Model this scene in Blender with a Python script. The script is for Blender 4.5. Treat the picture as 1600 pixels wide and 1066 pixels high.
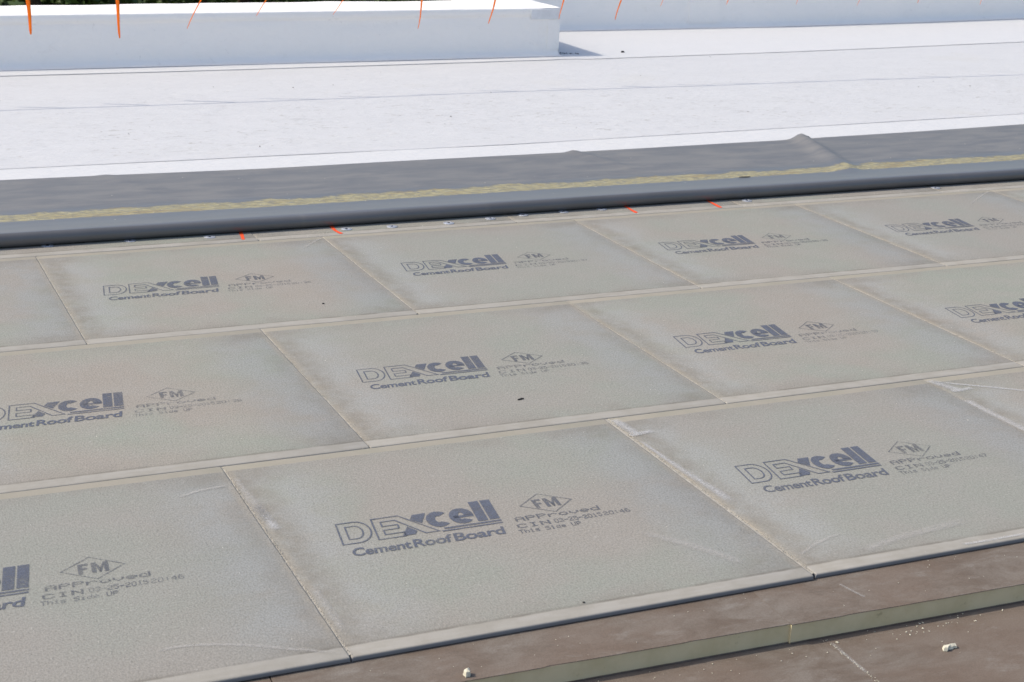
import bpy, bmesh, math, random
from mathutils import Vector, Matrix, noise

R = math.radians
random.seed(7)
for o in list(bpy.data.objects):
    bpy.data.objects.remove(o)
scene = bpy.context.scene
COL = scene.collection

# ------------------------------------------------------------------ camera
cam_data = bpy.data.cameras.new("camera")
cam = bpy.data.objects.new("camera", cam_data)
COL.objects.link(cam)
cam.location = (0.0, -3.0334, 1.7898)
cam.rotation_euler = (1.2590, -0.0355, -0.4126)
cam_data.sensor_width = 36.0
cam_data.lens = 36.0 * 2544.77 / 1600.0
cam_data.clip_end = 2000
cam_data.dof.use_dof = True
cam_data.dof.focus_distance = 5.6
cam_data.dof.aperture_fstop = 11.0
scene.camera = cam

# ------------------------------------------------------------------ sky, sun, exposure
SUN_EL = R(44.6)
sun_h = Vector((-0.949, 0.360, 0)).normalized()
to_sun = Vector((sun_h.x * math.cos(SUN_EL), sun_h.y * math.cos(SUN_EL), math.sin(SUN_EL)))
world = bpy.data.worlds.new("World")
scene.world = world
world.use_nodes = True
wn = world.node_tree.nodes
sky = wn.new("ShaderNodeTexSky")
sky.sky_type = 'NISHITA'
sky.sun_disc = False
sky.sun_elevation = SUN_EL
sky.sun_rotation = math.atan2(sun_h.x, sun_h.y)
sky.air_density = 1.0
sky.dust_density = 2.6
sky.ozone_density = 1.0
bg = wn["Background"]
bg.inputs["Strength"].default_value = 0.15
world.node_tree.links.new(sky.outputs[0], bg.inputs[0])

sun_data = bpy.data.lights.new("sun", 'SUN')
sun_data.energy = 2.62
sun_data.angle = R(0.53)
sun_data.color = (1.0, 0.915, 0.775)
sun = bpy.data.objects.new("sun", sun_data)
COL.objects.link(sun)
sun.rotation_euler = (-to_sun).to_track_quat('-Z', 'Y').to_euler()
sun.location = (-10, 5, 12)

vs = scene.view_settings
vs.view_transform = 'Standard'
vs.look = 'None'
vs.exposure = 0.40
vs.gamma = 1.0
vs.use_curve_mapping = False

# ------------------------------------------------------------------ helpers
def tag(o, label=None, cat=None, group=None, kind=None):
    if label: o["label"] = label
    if cat: o["category"] = cat
    if group: o["group"] = group
    if kind or cat: o["kind"] = kind or "thing"
    return o

def obj(name, me, mat=None, parent=None, loc=(0, 0, 0), rot=(0, 0, 0)):
    o = bpy.data.objects.new(name, me)
    COL.objects.link(o)
    if mat is not None and me is not None and not me.materials:
        me.materials.append(mat)
    if parent: o.parent = parent
    o.location = loc
    o.rotation_euler = rot
    return o

def mesh(name, verts, faces, smooth=False, uvs=None):
    me = bpy.data.meshes.new(name)
    me.from_pydata([tuple(v) for v in verts], [], faces)
    if uvs is not None:
        uvl = me.uv_layers.new(name="UVMap")
        for lp in me.loops:
            uvl.data[lp.index].uv = uvs[lp.vertex_index]
    if smooth:
        me.polygons.foreach_set("use_smooth", [True] * len(me.polygons))
    me.update()
    return me

def grid(xs, ys, f, uvf=None, smooth=True, name="grid"):
    """verts f(x,y)->(X,Y,Z) over the product of xs and ys"""
    V, F, U = [], [], []
    ny = len(ys)
    for x in xs:
        for y in ys:
            V.append(f(x, y))
            U.append(uvf(x, y) if uvf else (x, y))
    for i in range(len(xs) - 1):
        for j in range(ny - 1):
            a = i * ny + j
            F.append((a, a + ny, a + ny + 1, a + 1))
    return mesh(name, V, F, smooth, U)

def lin(a, b, n):
    return [a + (b - a) * i / (n - 1) for i in range(n)]

def interp(x, pts):
    if x <= pts[0][0]: return pts[0][1]
    for (x0, y0), (x1, y1) in zip(pts, pts[1:]):
        if x <= x1:
            return y0 + (y1 - y0) * (x - x0) / (x1 - x0)
    return pts[-1][1]

def nz(x, y, z=0.0):
    return noise.noise(Vector((x, y, z)))

class NT:
    """short node-building helper"""
    def __init__(self, name):
        self.m = bpy.data.materials.new(name)
        self.m.use_nodes = True
        self.t = self.m.node_tree
        self.n = self.t.nodes
        self.b = self.n["Principled BSDF"]
        self.out = self.n["Material Output"]
    def new(self, typ, **kw):
        nd = self.n.new(typ)
        for k, v in kw.items(): setattr(nd, k, v)
        return nd
    def link(self, a, b): self.t.links.new(a, b)
    def put(self, sock, v):
        if hasattr(v, "links") or hasattr(v, "is_linked"): self.link(v, sock)
        else: sock.default_value = v
    def math(self, op, a, b=0.0, c=0.0, clamp=False):
        nd = self.new("ShaderNodeMath", operation=op, use_clamp=clamp)
        self.put(nd.inputs[0], a); self.put(nd.inputs[1], b); self.put(nd.inputs[2], c)
        return nd.outputs[0]
    def coord(self, which="Object"):
        return self.new("ShaderNodeTexCoord").outputs[which]
    def mapping(self, vec, scale=(1, 1, 1), loc=(0, 0, 0), rot=(0, 0, 0)):
        nd = self.new("ShaderNodeMapping")
        self.link(vec, nd.inputs["Vector"])
        self.put(nd.inputs["Scale"], scale); self.put(nd.inputs["Location"], loc); self.put(nd.inputs["Rotation"], rot)
        return nd.outputs[0]
    def noise(self, vec, scale, detail=4, rough=0.55, dist=0.0):
        nd = self.new("ShaderNodeTexNoise")
        self.link(vec, nd.inputs["Vector"])
        self.put(nd.inputs["Scale"], scale); nd.inputs["Detail"].default_value = detail
        nd.inputs["Roughness"].default_value = rough; nd.inputs["Distortion"].default_value = dist
        return nd.outputs["Fac"]
    def ramp(self, fac, a, b, lo=0.0, hi=1.0):
        nd = self.new("ShaderNodeMapRange")
        nd.interpolation_type = 'SMOOTHSTEP'
        self.put(nd.inputs[0], fac); self.put(nd.inputs[1], a); self.put(nd.inputs[2], b)
        self.put(nd.inputs[3], lo); self.put(nd.inputs[4], hi)
        return nd.outputs[0]
    def mix(self, fac, a, b, blend='MIX'):
        nd = self.new("ShaderNodeMix", data_type='RGBA', blend_type=blend)
        self.put(nd.inputs[0], fac)
        for s, v in ((nd.inputs[6], a), (nd.inputs[7], b)):
            if isinstance(v, tuple): s.default_value = (v[0], v[1], v[2], 1)
            else: self.link(v, s)
        return nd.outputs[2]
    def sep(self, vec):
        nd = self.new("ShaderNodeSeparateXYZ"); self.link(vec, nd.inputs[0]); return nd.outputs
    def add(self, a, b):
        nd = self.new("ShaderNodeVectorMath", operation='ADD')
        self.put(nd.inputs[0], a); self.put(nd.inputs[1], b); return nd.outputs[0]
    def bump(self, h, strength=0.5, dist=0.002):
        nd = self.new("ShaderNodeBump")
        nd.inputs["Strength"].default_value = strength
        nd.inputs["Distance"].default_value = dist
        self.link(h, nd.inputs["Height"])
        self.link(nd.outputs[0], self.b.inputs["Normal"])
    def done(self, col=None, rough=0.8, spec=0.3, metal=0.0, alpha=None):
        if col is not None:
            if isinstance(col, tuple): self.b.inputs["Base Color"].default_value = (*col, 1)
            else: self.link(col, self.b.inputs["Base Color"])
        self.put(self.b.inputs["Roughness"], rough)
        self.b.inputs["Specular IOR Level"].default_value = spec
        self.b.inputs["Metallic"].default_value = metal
        if alpha is not None: self.put(self.b.inputs["Alpha"], alpha)
        return self.m

# ------------------------------------------------------------------ materials
BS = 1.2192   # board side

def mat_board():
    t = NT("cement_board")
    oc = t.coord("Object")
    rnd = t.new("ShaderNodeObjectInfo").outputs["Random"]
    cx = t.new("ShaderNodeCombineXYZ")
    t.link(t.math('MULTIPLY', rnd, 37.0), cx.inputs[0]); t.link(t.math('MULTIPLY', rnd, 91.0), cx.inputs[1])
    v = t.add(oc, cx.outputs[0])
    s = t.sep(oc)
    x, y = s[0], s[1]
    # body colour: warm grey with pale green / pinkish blotches
    big = t.noise(v, 1.7, 3, 0.5, 0.3)
    mid = t.noise(v, 7.0, 5, 0.6)
    col = t.mix(t.ramp(big, 0.36, 0.62), (0.305, 0.276, 0.239), (0.274, 0.290, 0.245))
    col = t.mix(t.ramp(mid, 0.35, 0.7, 0, 0.5), col, (0.322, 0.304, 0.274))
    # per board tint
    col = t.mix(t.math('MULTIPLY', rnd, 0.6), col, (0.270, 0.266, 0.247))
    # side joints: distance from the left or right edge
    dx = t.math('MINIMUM', x, t.math('SUBTRACT', BS, x))
    dy = t.math('MINIMUM', y, t.math('SUBTRACT', BS, y))
    wob = t.noise(v, 6.0, 6, 0.68)
    wobs = t.math('MULTIPLY', t.math('SUBTRACT', wob, 0.5), 0.20)
    dxw = t.math('ADD', dx, wobs)
    # bluish washed zone further in, then brown damp stain close to the joint, then tan rim
    wash = t.math('MULTIPLY', t.ramp(dxw, 0.30, 0.10), t.ramp(mid, 0.3, 0.6, 0.2, 0.65))
    col = t.mix(wash, col, (0.300, 0.311, 0.304))
    # stain stronger on the left side of a board
    stn = t.math('MULTIPLY', t.ramp(t.math('ADD', x, t.math('MULTIPLY', wobs, 0.7)), 0.125, 0.035), t.ramp(wob, 0.3, 0.62, 0.35, 0.9))
    stn2 = t.math('MULTIPLY', t.ramp(dxw, 0.09, 0.01), 0.38)
    corner = t.math('MULTIPLY', t.ramp(t.math('ADD', dx, wobs), 0.26, 0.05), t.ramp(t.math('ADD', dy, wobs), 0.20, 0.06))
    stain = t.math('MAXIMUM', t.math('MAXIMUM', stn, stn2), t.math('MULTIPLY', corner, 0.65))
    col = t.mix(t.math('MULTIPLY', stain, t.ramp(t.noise(v, 16.0, 4, 0.7), 0.3, 0.65, 0.25, 0.75)), col, (0.176, 0.153, 0.119))
    rim = t.math('MULTIPLY', t.ramp(t.math('ADD', dx, t.math('MULTIPLY', wobs, 0.12)), 0.032, 0.005), t.ramp(wob, 0.36, 0.62, 0.15, 0.7))
    col = t.mix(rim, col, (0.322, 0.288, 0.233))
    # brownish smudge above the front strip and in front of the back strip
    sm = t.math('MULTIPLY', t.ramp(t.math('ADD', dy, t.math('MULTIPLY', wobs, 0.6)), 0.16, 0.05), t.ramp(mid, 0.35, 0.7, 0.0, 0.5))
    col = t.mix(sm, col, (0.217, 0.199, 0.169))
    # smooth paper-like strips along the long edges
    wob2 = t.noise(t.mapping(v, (14, 14, 14)), 1.0, 3)
    ws = t.math('MULTIPLY', t.math('SUBTRACT', wob2, 0.5), 0.008)
    front = t.ramp(t.math('ADD', y, ws), 0.056, 0.048)
    back = t.ramp(t.math('ADD', y, ws), BS - 0.048, BS - 0.042)
    strip_c = t.mix(t.ramp(t.noise(t.mapping(v, (6, 60, 1)), 1.0, 4), 0.3, 0.7), (0.315, 0.297, 0.262), (0.343, 0.325, 0.294))
    strip_b = t.mix(t.ramp(mid, 0.35, 0.65), (0.281, 0.263, 0.213), (0.307, 0.281, 0.233))
    smooth = t.math('MAXIMUM', front, back)
    # surface grain: fine stipple
    g1 = t.noise(t.mapping(v, (1.25, 0.8, 1)), 170.0, 3, 0.6)
    g2 = t.noise(t.mapping(v, (1.2, 0.8, 1)), 85.0, 3, 0.6)
    vor = t.new("ShaderNodeTexVoronoi"); t.link(v, vor.inputs["Vector"]); vor.inputs["Scale"].default_value = 105.0
    pits = t.ramp(vor.outputs["Distance"], 0.22, 0.05)
    sel = t.ramp(t.noise(v, 45.0, 2), 0.40, 0.58)
    pits = t.math('MULTIPLY', pits, sel)
    amt = t.math('SUBTRACT', 1.0, t.math('MULTIPLY', smooth, 0.62))
    col = t.mix(t.math('MULTIPLY', t.ramp(g1, 0.36, 0.60, 0.42, 0.0), amt), col, (0.150, 0.139, 0.124))
    col = t.mix(t.math('MULTIPLY', t.ramp(g2, 0.58, 0.75, 0.0, 0.4), amt), col, (0.420, 0.405, 0.375))
    col = t.mix(t.math('MULTIPLY', pits, t.math('MULTIPLY', amt, 0.7)), col, (0.098, 0.090, 0.078))  # shade inside the pits, painted into the colour on top of the bump
    strip_c = t.mix(t.ramp(t.noise(v, 9.0, 5, 0.65), 0.40, 0.66, 0.0, 0.6), strip_c, (0.273, 0.255, 0.218))
    col = t.mix(front, col, strip_c)
    col = t.mix(back, col, strip_b)
    # a thin dirty line where the strip meets the body
    ln = t.math('MULTIPLY', t.ramp(t.math('ADD', y, ws), 0.066, 0.055), t.ramp(t.math('ADD', y, ws), 0.047, 0.053))
    col = t.mix(t.math('MULTIPLY', ln, t.ramp(mid, 0.35, 0.6, 0.1, 0.6)), col, (0.150, 0.135, 0.112))
    # dark mesh-wrapped side faces
    geo = t.new("ShaderNodeNewGeometry")
    z = s[2]
    side = t.ramp(z, -0.0022, -0.0048)
    col = t.mix(side, col, (0.196, 0.201, 0.211))
    h = t.math('SUBTRACT', t.math('ADD', g1, t.math('MULTIPLY', g2, 0.9)), t.math('MULTIPLY', pits, 0.7))
    h = t.math('MULTIPLY', h, amt)
    t.bump(h, 0.6, 0.0015)
    return t.done(col, 0.88, 0.25)

def mat_ink(name, c, cover=0.9):
    t = NT(name)
    rnd = t.new("ShaderNodeObjectInfo").outputs["Random"]
    cx = t.new("ShaderNodeCombineXYZ")
    t.link(t.math('MULTIPLY', rnd, 53.0), cx.inputs[0]); t.link(t.math('MULTIPLY', rnd, 17.0), cx.inputs[1])
    oc = t.coord("Object")
    v = t.add(oc, cx.outputs[0])
    n1 = t.noise(v, 240.0, 3, 0.65)
    n2 = t.noise(v, 14.0, 4, 0.65)
    line = t.math('SINE', t.math('MULTIPLY', t.sep(oc)[1], 1050.0))
    a = t.math('ADD', t.math('MULTIPLY', t.math('SUBTRACT', n1, 0.5), -2.0), t.math('MULTIPLY', t.math('SUBTRACT', n2, 0.5), 1.1))
    a = t.math('ADD', a, t.math('MULTIPLY', line, 0.12))
    a = t.math('ADD', a, t.math('MULTIPLY', t.math('SUBTRACT', rnd, 0.6), 0.25))
    a = t.math('ADD', a, cover, clamp=True)
    return t.done(c, 0.9, 0.1, alpha=a)

def mat_white(name, dirt=1.0, base=(0.80, 0.805, 0.815)):
    t = NT(name)
    v = t.coord("Object")
    w = t.mapping(v, (1.0, 2.6, 2.0))
    n1 = t.noise(w, 2.2, 5, 0.6, 0.6)
    fl = t.noise(t.mapping(v, (5.0, 16.0, 8.0), rot=(0, 0, 0.25)), 1.6, 5, 0.7, 1.2)
    big = t.noise(v, 0.7, 3, 0.5)
    col = t.mix(t.ramp(n1, 0.35, 0.7, 0, 0.35 * dirt), base, tuple(k * 0.91 for k in base))
    patchy = t.noise(v, 2.6, 4, 0.6)
    zone = t.math('MULTIPLY', t.ramp(big, 0.34, 0.54, 0.5, 1.0), t.ramp(patchy, 0.40, 0.58, 0.25, 1.0))
    yy = t.sep(v)[1]
    band = t.math('MULTIPLY', t.ramp(yy, 5.35, 5.65, 0.3, 1.0), t.ramp(yy, 7.8, 6.3, 0.3, 1.0))
    zone = t.math('MULTIPLY', zone, band)
    col = t.mix(t.math('MULTIPLY', t.ramp(fl, 0.50, 0.66, 0, 0.5 * dirt), zone), col, tuple(k * .74 for k in base))
    fine = t.noise(t.mapping(v, (13, 24, 13), rot=(0, 0, -0.5)), 1.0, 6, 0.8, 0.6)
    col = t.mix(t.math('MULTIPLY', t.ramp(fine, 0.56, 0.65, 0, 1.0 * dirt), zone), col, (base[0] * .58, base[1] * .55, base[2] * .50))
    fine2 = t.noise(t.mapping(v, (9, 20, 9), loc=(7, 3, 1), rot=(0, 0, 0.6)), 1.0, 5, 0.75, 0.5)
    col = t.mix(t.ramp(fine2, 0.635, 0.70, 0, 0.8 * dirt), col, tuple(k * .62 for k in base))
    y_tint = t.noise(v, 1.3, 2)
    col = t.mix(t.ramp(y_tint, 0.58, 0.75, 0, 0.25 * dirt), col, (base[0] * .97, base[1] * .94, base[2] * .86))
    wr = t.noise(t.mapping(v, (4.0, 12.0, 6.0), rot=(0, 0, 0.3)), 2.0, 4, 0.6, 0.8)
    t.bump(t.math('ADD', wr, t.math('MULTIPLY', fine, 0.25)), 0.6, 0.012)
    return t.done(col, 0.55, 0.35)

def mat_grey_underside():
    t = NT("grey_membrane")
    uv = t.coord("UV")
    s = t.sep(uv)
    x, y = s[0], s[1]
    v = t.mapping(uv, (1, 1.6, 1))
    n = t.noise(t.mapping(uv, (1.2, 3.5, 1)), 2.2, 7, 0.68, 0.5)
    st = t.noise(t.mapping(uv, (3, 22, 1)), 1.0, 5, 0.6)
    far = t.ramp(y, 4.30, 4.42)
    clean = t.mix(t.ramp(st, 0.3, 0.7), (0.098, 0.097, 0.099), (0.112, 0.111, 0.114))
    dirty = t.mix(t.ramp(n, 0.36, 0.66), (0.128, 0.129, 0.134), (0.178, 0.172, 0.165))
    dirty = t.mix(t.ramp(st, 0.55, 0.75, 0, 0.35), dirty, (0.223, 0.217, 0.211))
    col = t.mix(far, clean, dirty)
    spots = t.noise(uv, 5.0, 3, 0.5)
    col = t.mix(t.ramp(spots, 0.66, 0.80, 0, 0.22), col, (0.262, 0.239, 0.184))
    # dried adhesive stripe
    hf = t.math('MULTIPLY', t.math('SUBTRACT', t.noise(t.mapping(uv, (38, 60, 1)), 1.0, 4, 0.7), 0.5), 0.05)
    e3 = t.math('MULTIPLY', t.math('SUBTRACT', t.noise(t.mapping(uv, (9, 5, 1), (2, 8, 0)), 1.0, 3, 0.6), 0.5), 0.08)
    e1 = t.math('MULTIPLY', t.math('SUBTRACT', t.noise(t.mapping(uv, (3.2, 1, 1)), 1.0, 7, 0.72), 0.5), 0.24)
    e2 = t.math('MULTIPLY', t.math('SUBTRACT', t.noise(t.mapping(uv, (9, 9, 1), (5, 3, 0)), 1.0, 4, 0.7), 0.5), 0.028)
    lo = t.ramp(t.math('ADD', y, t.math('ADD', e2, t.math('MULTIPLY', hf, 0.4))), 4.155, 4.170)
    hi = t.ramp(t.math('ADD', y, t.math('ADD', t.math('ADD', e1, hf), e3)), 4.330, 4.285)
    glue = t.math('MULTIPLY', lo, hi)
    brk = t.noise(t.mapping(uv, (22, 60, 1)), 1.0, 6, 0.75)
    glue = t.math('MULTIPLY', glue, t.ramp(brk, 0.36, 0.54, 0.15, 1.0))
    gn = t.noise(t.mapping(uv, (16, 40, 1)), 1.0, 6, 0.75)
    gcol = t.mix(t.ramp(gn, 0.35, 0.68), (0.27, 0.235, 0.125), (0.40, 0.365, 0.22))
    gcol = t.mix(t.ramp(t.noise(t.mapping(uv, (3, 9, 1)), 1.1, 5), 0.52, 0.68, 0, 0.7), gcol, (0.29, 0.22, 0.10))
    col = t.mix(glue, col, gcol)
    h = t.math('ADD', t.math('MULTIPLY', glue, t.math('ADD', 0.5, gn)), t.math('MULTIPLY', st, 0.08))
    t.bump(h, 0.6, 0.003)
    t.done(col, 0.5, 0.9)
    t.link(t.math('SUBTRACT', 0.75, t.math('ADD', t.math('MULTIPLY', far, 0.42), t.math('MULTIPLY', glue, 0.3))), t.b.inputs['Specular IOR Level'])
    return t.done(None, t.math('ADD', t.math('ADD', 0.36, t.math('MULTIPLY', far, 0.14)), t.math('MULTIPLY', glue, 0.3)), 0.9)

def mat_facer():
    t = NT("brown_facer")
    v = t.add(t.coord("Object"), t.new("ShaderNodeObjectInfo").outputs["Location"])
    n = t.noise(t.mapping(v, (1, 1.8, 1), rot=(0, 0, 0.15)), 6.0, 8, 0.72, 0.5)
    b = t.noise(v, 2.3, 4, 0.6)
    col = t.mix(t.ramp(n, 0.32, 0.68), (0.131, 0.100, 0.077), (0.198, 0.171, 0.144))
    col = t.mix(t.ramp(b, 0.42, 0.62, 0, 0.55), col, (0.166, 0.121, 0.092))
    gr = t.noise(t.mapping(v, (9, 22, 9), rot=(0, 0, 0.35)), 1.0, 7, 0.75)
    col = t.mix(t.ramp(gr, 0.52, 0.76, 0, 0.6), col, (0.262, 0.241, 0.214))
    col = t.mix(t.ramp(gr, 0.42, 0.25, 0, 0.5), col, (0.075, 0.059, 0.048))
    f = t.noise(v, 260.0, 3, 0.7)
    col = t.mix(t.ramp(f, 0.3, 0.65, 0.35, 0), col, (0.075, 0.059, 0.048))
    t.bump(t.math('ADD', gr, t.math('MULTIPLY', f, 0.5)), 0.4, 0.0015)
    return t.done(col, 0.8, 0.25)

def mat_foam():
    t = NT("foam_edge")
    v = t.coord("Object")
    n = t.noise(v, 9.0, 5, 0.6)
    f = t.noise(v, 160.0, 3, 0.6)
    col = t.mix(t.ramp(n, 0.35, 0.65), (0.547, 0.470, 0.287), (0.620, 0.537, 0.347))
    sp = t.noise(v, 22.0, 4, 0.6)
    col = t.mix(t.ramp(sp, 0.64, 0.74, 0, 0.55), col, (0.291, 0.251, 0.158))
    t.bump(f, 0.4, 0.001)
    return t.done(col, 0.9, 0.1)

def simple(name, c, rough=0.7, spec=0.3, metal=0.0, var=0.25, scale=40.0):
    t = NT(name)
    n = t.noise(t.coord("Object"), scale, 3, 0.6)
    dark = tuple(k * (1 - var) for k in c)
    return t.done(t.mix(t.ramp(n, 0.3, 0.7), dark, c), rough, spec, metal)

def mat_dust(name, c, cover, sc=(60, 60, 1)):
    """pale dust rubbed onto the boards: UV.y runs across the smear, UV.x along it"""
    t = NT(name)
    uv = t.coord("UV")
    s = t.sep(uv)
    v = t.mapping(t.coord("Object"), sc)
    n1 = t.noise(v, 1.0, 4, 0.7)
    n2 = t.noise(t.coord("Object"), 170.0, 2, 0.6)
    across = t.math('SUBTRACT', 1.0, t.math('ABSOLUTE', t.math('SUBTRACT', t.math('MULTIPLY', s[1], 2.0), 1.0)))
    ends = t.math('MULTIPLY', t.ramp(s[0], 0.0, 0.15), t.ramp(s[0], 1.0, 0.8))
    a = t.math('MULTIPLY', t.ramp(across, 0.0, 0.95), ends)
    a = t.math('MULTIPLY', a, t.ramp(t.math('ADD', n1, t.math('MULTIPLY', n2, 0.6)), 0.45, 1.0))
    a = t.math('MULTIPLY', a, cover, clamp=True)
    return t.done(c, 0.95, 0.1, alpha=a)

M_BOARD = mat_board()
M_INK = mat_ink("ink_blue", (0.115, 0.128, 0.165), 0.78)
M_INK2 = mat_ink("ink_small", (0.13, 0.138, 0.16), 0.54)
M_WHITE = mat_white("white_membrane", 1.0, (0.555, 0.555, 0.560))
M_WHITE_CLEAN = mat_white("white_membrane_clean", 0.4, (0.590, 0.590, 0.592))
M_WALL = mat_white("white_flashing", 0.35, (0.93, 0.90, 0.862))
M_GREY = mat_grey_underside()
M_FACER = mat_facer()
M_FOAM = mat_foam()
M_DUST = mat_dust("white_dust", (0.56, 0.56, 0.565), 0.62, (140, 140, 1))
M_SCUFF = mat_dust("pale_scuff", (0.47, 0.455, 0.43), 0.55, (70, 70, 1))
M_CRUMB = simple("pale_crumb", (0.70, 0.67, 0.58), 0.9, 0.1)
M_JOINT = simple("joint_crumb", (0.43, 0.40, 0.345), 0.9, 0.1)
M_FOAMBIT = simple("foam_chip", (0.74, 0.70, 0.56), 0.9, 0.1, var=0.35, scale=90)
M_DARKBIT = simple("dark_chip", (0.03, 0.028, 0.026), 0.7, 0.3)
M_SPLINT = simple("splinter", (0.10, 0.09, 0.07), 0.8, 0.2)
M_PATCH = simple("flashing_patch", (0.78, 0.78, 0.79), 0.6, 0.3, 0, 0.1, 12)
M_STEEL = simple("galvanised_steel", (0.52, 0.55, 0.61), 0.42, 0.5, 0.35, 0.3, 120)
M_SCREW = simple("dark_screw", (0.05, 0.05, 0.06), 0.4, 0.5, 0.6)
M_PAINT = simple("orange_marking_paint", (0.90, 0.10, 0.03), 0.6, 0.3, 0, 0.2, 60)
def mat_streamer():
    t = NT("orange_streamer")
    m = t.done((1.0, 0.33, 0.03), 0.45, 0.3)
    tr = t.new("ShaderNodeBsdfTranslucent"); tr.inputs[0].default_value = (1.0, 0.40, 0.07, 1)
    mx = t.new("ShaderNodeMixShader"); mx.inputs[0].default_value = 0.5
    t.link(t.b.outputs[0], mx.inputs[1]); t.link(tr.outputs[0], mx.inputs[2]); t.link(mx.outputs[0], t.out.inputs[0])
    return m
M_STREAM = mat_streamer()
M_ROPE = simple("rope_fibre", (0.75, 0.55, 0.12), 0.8, 0.2)
M_STAND = simple("stand_paint", (0.5, 0.08, 0.03), 0.5, 0.4)
M_DECK = simple("deck_grey", (0.12, 0.11, 0.10), 0.9, 0.1)
M_BRICKW = simple("facade_render", (0.42, 0.38, 0.33), 0.9, 0.1, 0, 0.2, 3)
M_BARK = simple("bark", (0.09, 0.065, 0.045), 0.95, 0.1, 0, 0.5, 14)

def mat_leaf():
    t = NT("leaf")
    geo = t.new("ShaderNodeNewGeometry")
    rnd = geo.outputs["Random Per Island"]
    col = t.mix(rnd, (0.028, 0.055, 0.012), (0.075, 0.115, 0.025))
    return t.done(col, 0.55, 0.3)
M_LEAF = mat_leaf()

def mat_grass():
    t = NT("lawn")
    v = t.coord("Object")
    n = t.noise(v, 0.35, 5, 0.6)
    return t.done(t.mix(t.ramp(n, 0.3, 0.7), (0.035, 0.06, 0.018), (0.075, 0.095, 0.03)), 0.95, 0.1)

# ------------------------------------------------------------------ the setting
def box_mesh(name, x0, x1, y0, y1, z0, z1):
    V = [(x0, y0, z0), (x1, y0, z0), (x1, y1, z0), (x0, y1, z0), (x0, y0, z1), (x1, y0, z1), (x1, y1, z1), (x0, y1, z1)]
    F = [(0, 3, 2, 1), (4, 5, 6, 7), (0, 1, 5, 4), (1, 2, 6, 5), (2, 3, 7, 6), (3, 0, 4, 7)]
    return mesh(name, V, F)

GZ = -5.5
tag(obj("ground", mesh("ground", [(-900, -900, GZ), (900, -900, GZ), (900, 900, GZ), (-900, 900, GZ)], [(0, 1, 2, 3)]), mat_grass()), kind="structure")
# building body under the roof (two blocks, the roof steps out at the right)
tag(obj("building_body", box_mesh("building_body", -14, 26, -12, 9.17, GZ, -0.130), M_BRICKW), kind="structure")
tag(obj("building_wing", box_mesh("building_wing", 5.30, 26, 9.173, 11.3, GZ, -0.132), M_BRICKW), kind="structure")
tag(obj("roof_deck", box_mesh("roof_deck", -13.9, 25.9, -11.9, 8.99, -0.129, -0.1145), M_DECK), kind="structure")
# hidden insulation below everything behind the first row
tag(obj("insulation_layer", box_mesh("insulation_layer", -10, 25.8, 1.11, 8.95, -0.1135, -0.0150), M_FACER), kind="structure")
tag(obj("insulation_layer_wing", box_mesh("insulation_layer_wing", 5.45, 25.8, 8.953, 11.2, -0.1135, -0.0155), M_FACER), kind="structure")

# ------------------------------------------------------------------ brown insulation boards
def insulation_mesh(name, seed):
    rg = random.Random(seed)
    n = 60
    T = 0.0508
    V, F, mi = [], [], []
    xs = lin(0.0001, BS + 0.0060, n)
    ch = 0.0
    fr = []
    for i, x in enumerate(xs):
        if rg.random() < 0.06: ch = rg.uniform(0.002, 0.006)
        ch *= 0.72
        fr.append(ch + rg.uniform(0, 0.0008))
    # rows: top back, top front (ragged), facer lip, foam top, foam bottom, facer bottom
    for i, x in enumerate(xs):
        V += [(x, BS - 0.001, 0), (x, fr[i], 0), (x, fr[i] - 0.0006, -0.0015), (x, 0.0015 + 0.0006 * nz(x * 30, seed), -0.0016),
              (x, 0.0015 + 0.0006 * nz(x * 30, seed + 4), -T + 0.003), (x, 0.0005, -T + 0.003), (x, 0.0005, -T), (x, BS - 0.001, -T)]
    k = 8
    for i in range(n - 1):
        for j in range(k - 1):
            a = i * k + j
            F.append((a, a + 1, a + 1 + k, a + k))
            mi.append(1 if j in (3,) else 0)
    # ends
    for i in (0, n - 1):
        a = i * k
        for (ya, yb, za, m_) in ((BS - 0.001, 0.012, 0, 0), (0.012, 0.0012, -0.0016, 1)):
            V += [(xs[i], ya, za), (xs[i], yb, za), (xs[i], yb, -T), (xs[i], ya, -T)]
            b = len(V) - 4
            F.append((b, b + 1, b + 2, b + 3) if i else (b + 3, b + 2, b + 1, b)); mi.append(m_)
    me = mesh(name, V, F)
    me.materials.append(M_FACER); me.materials.append(M_FOAM)
    me.polygons.foreach_set("material_index", mi)
    return me

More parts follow.
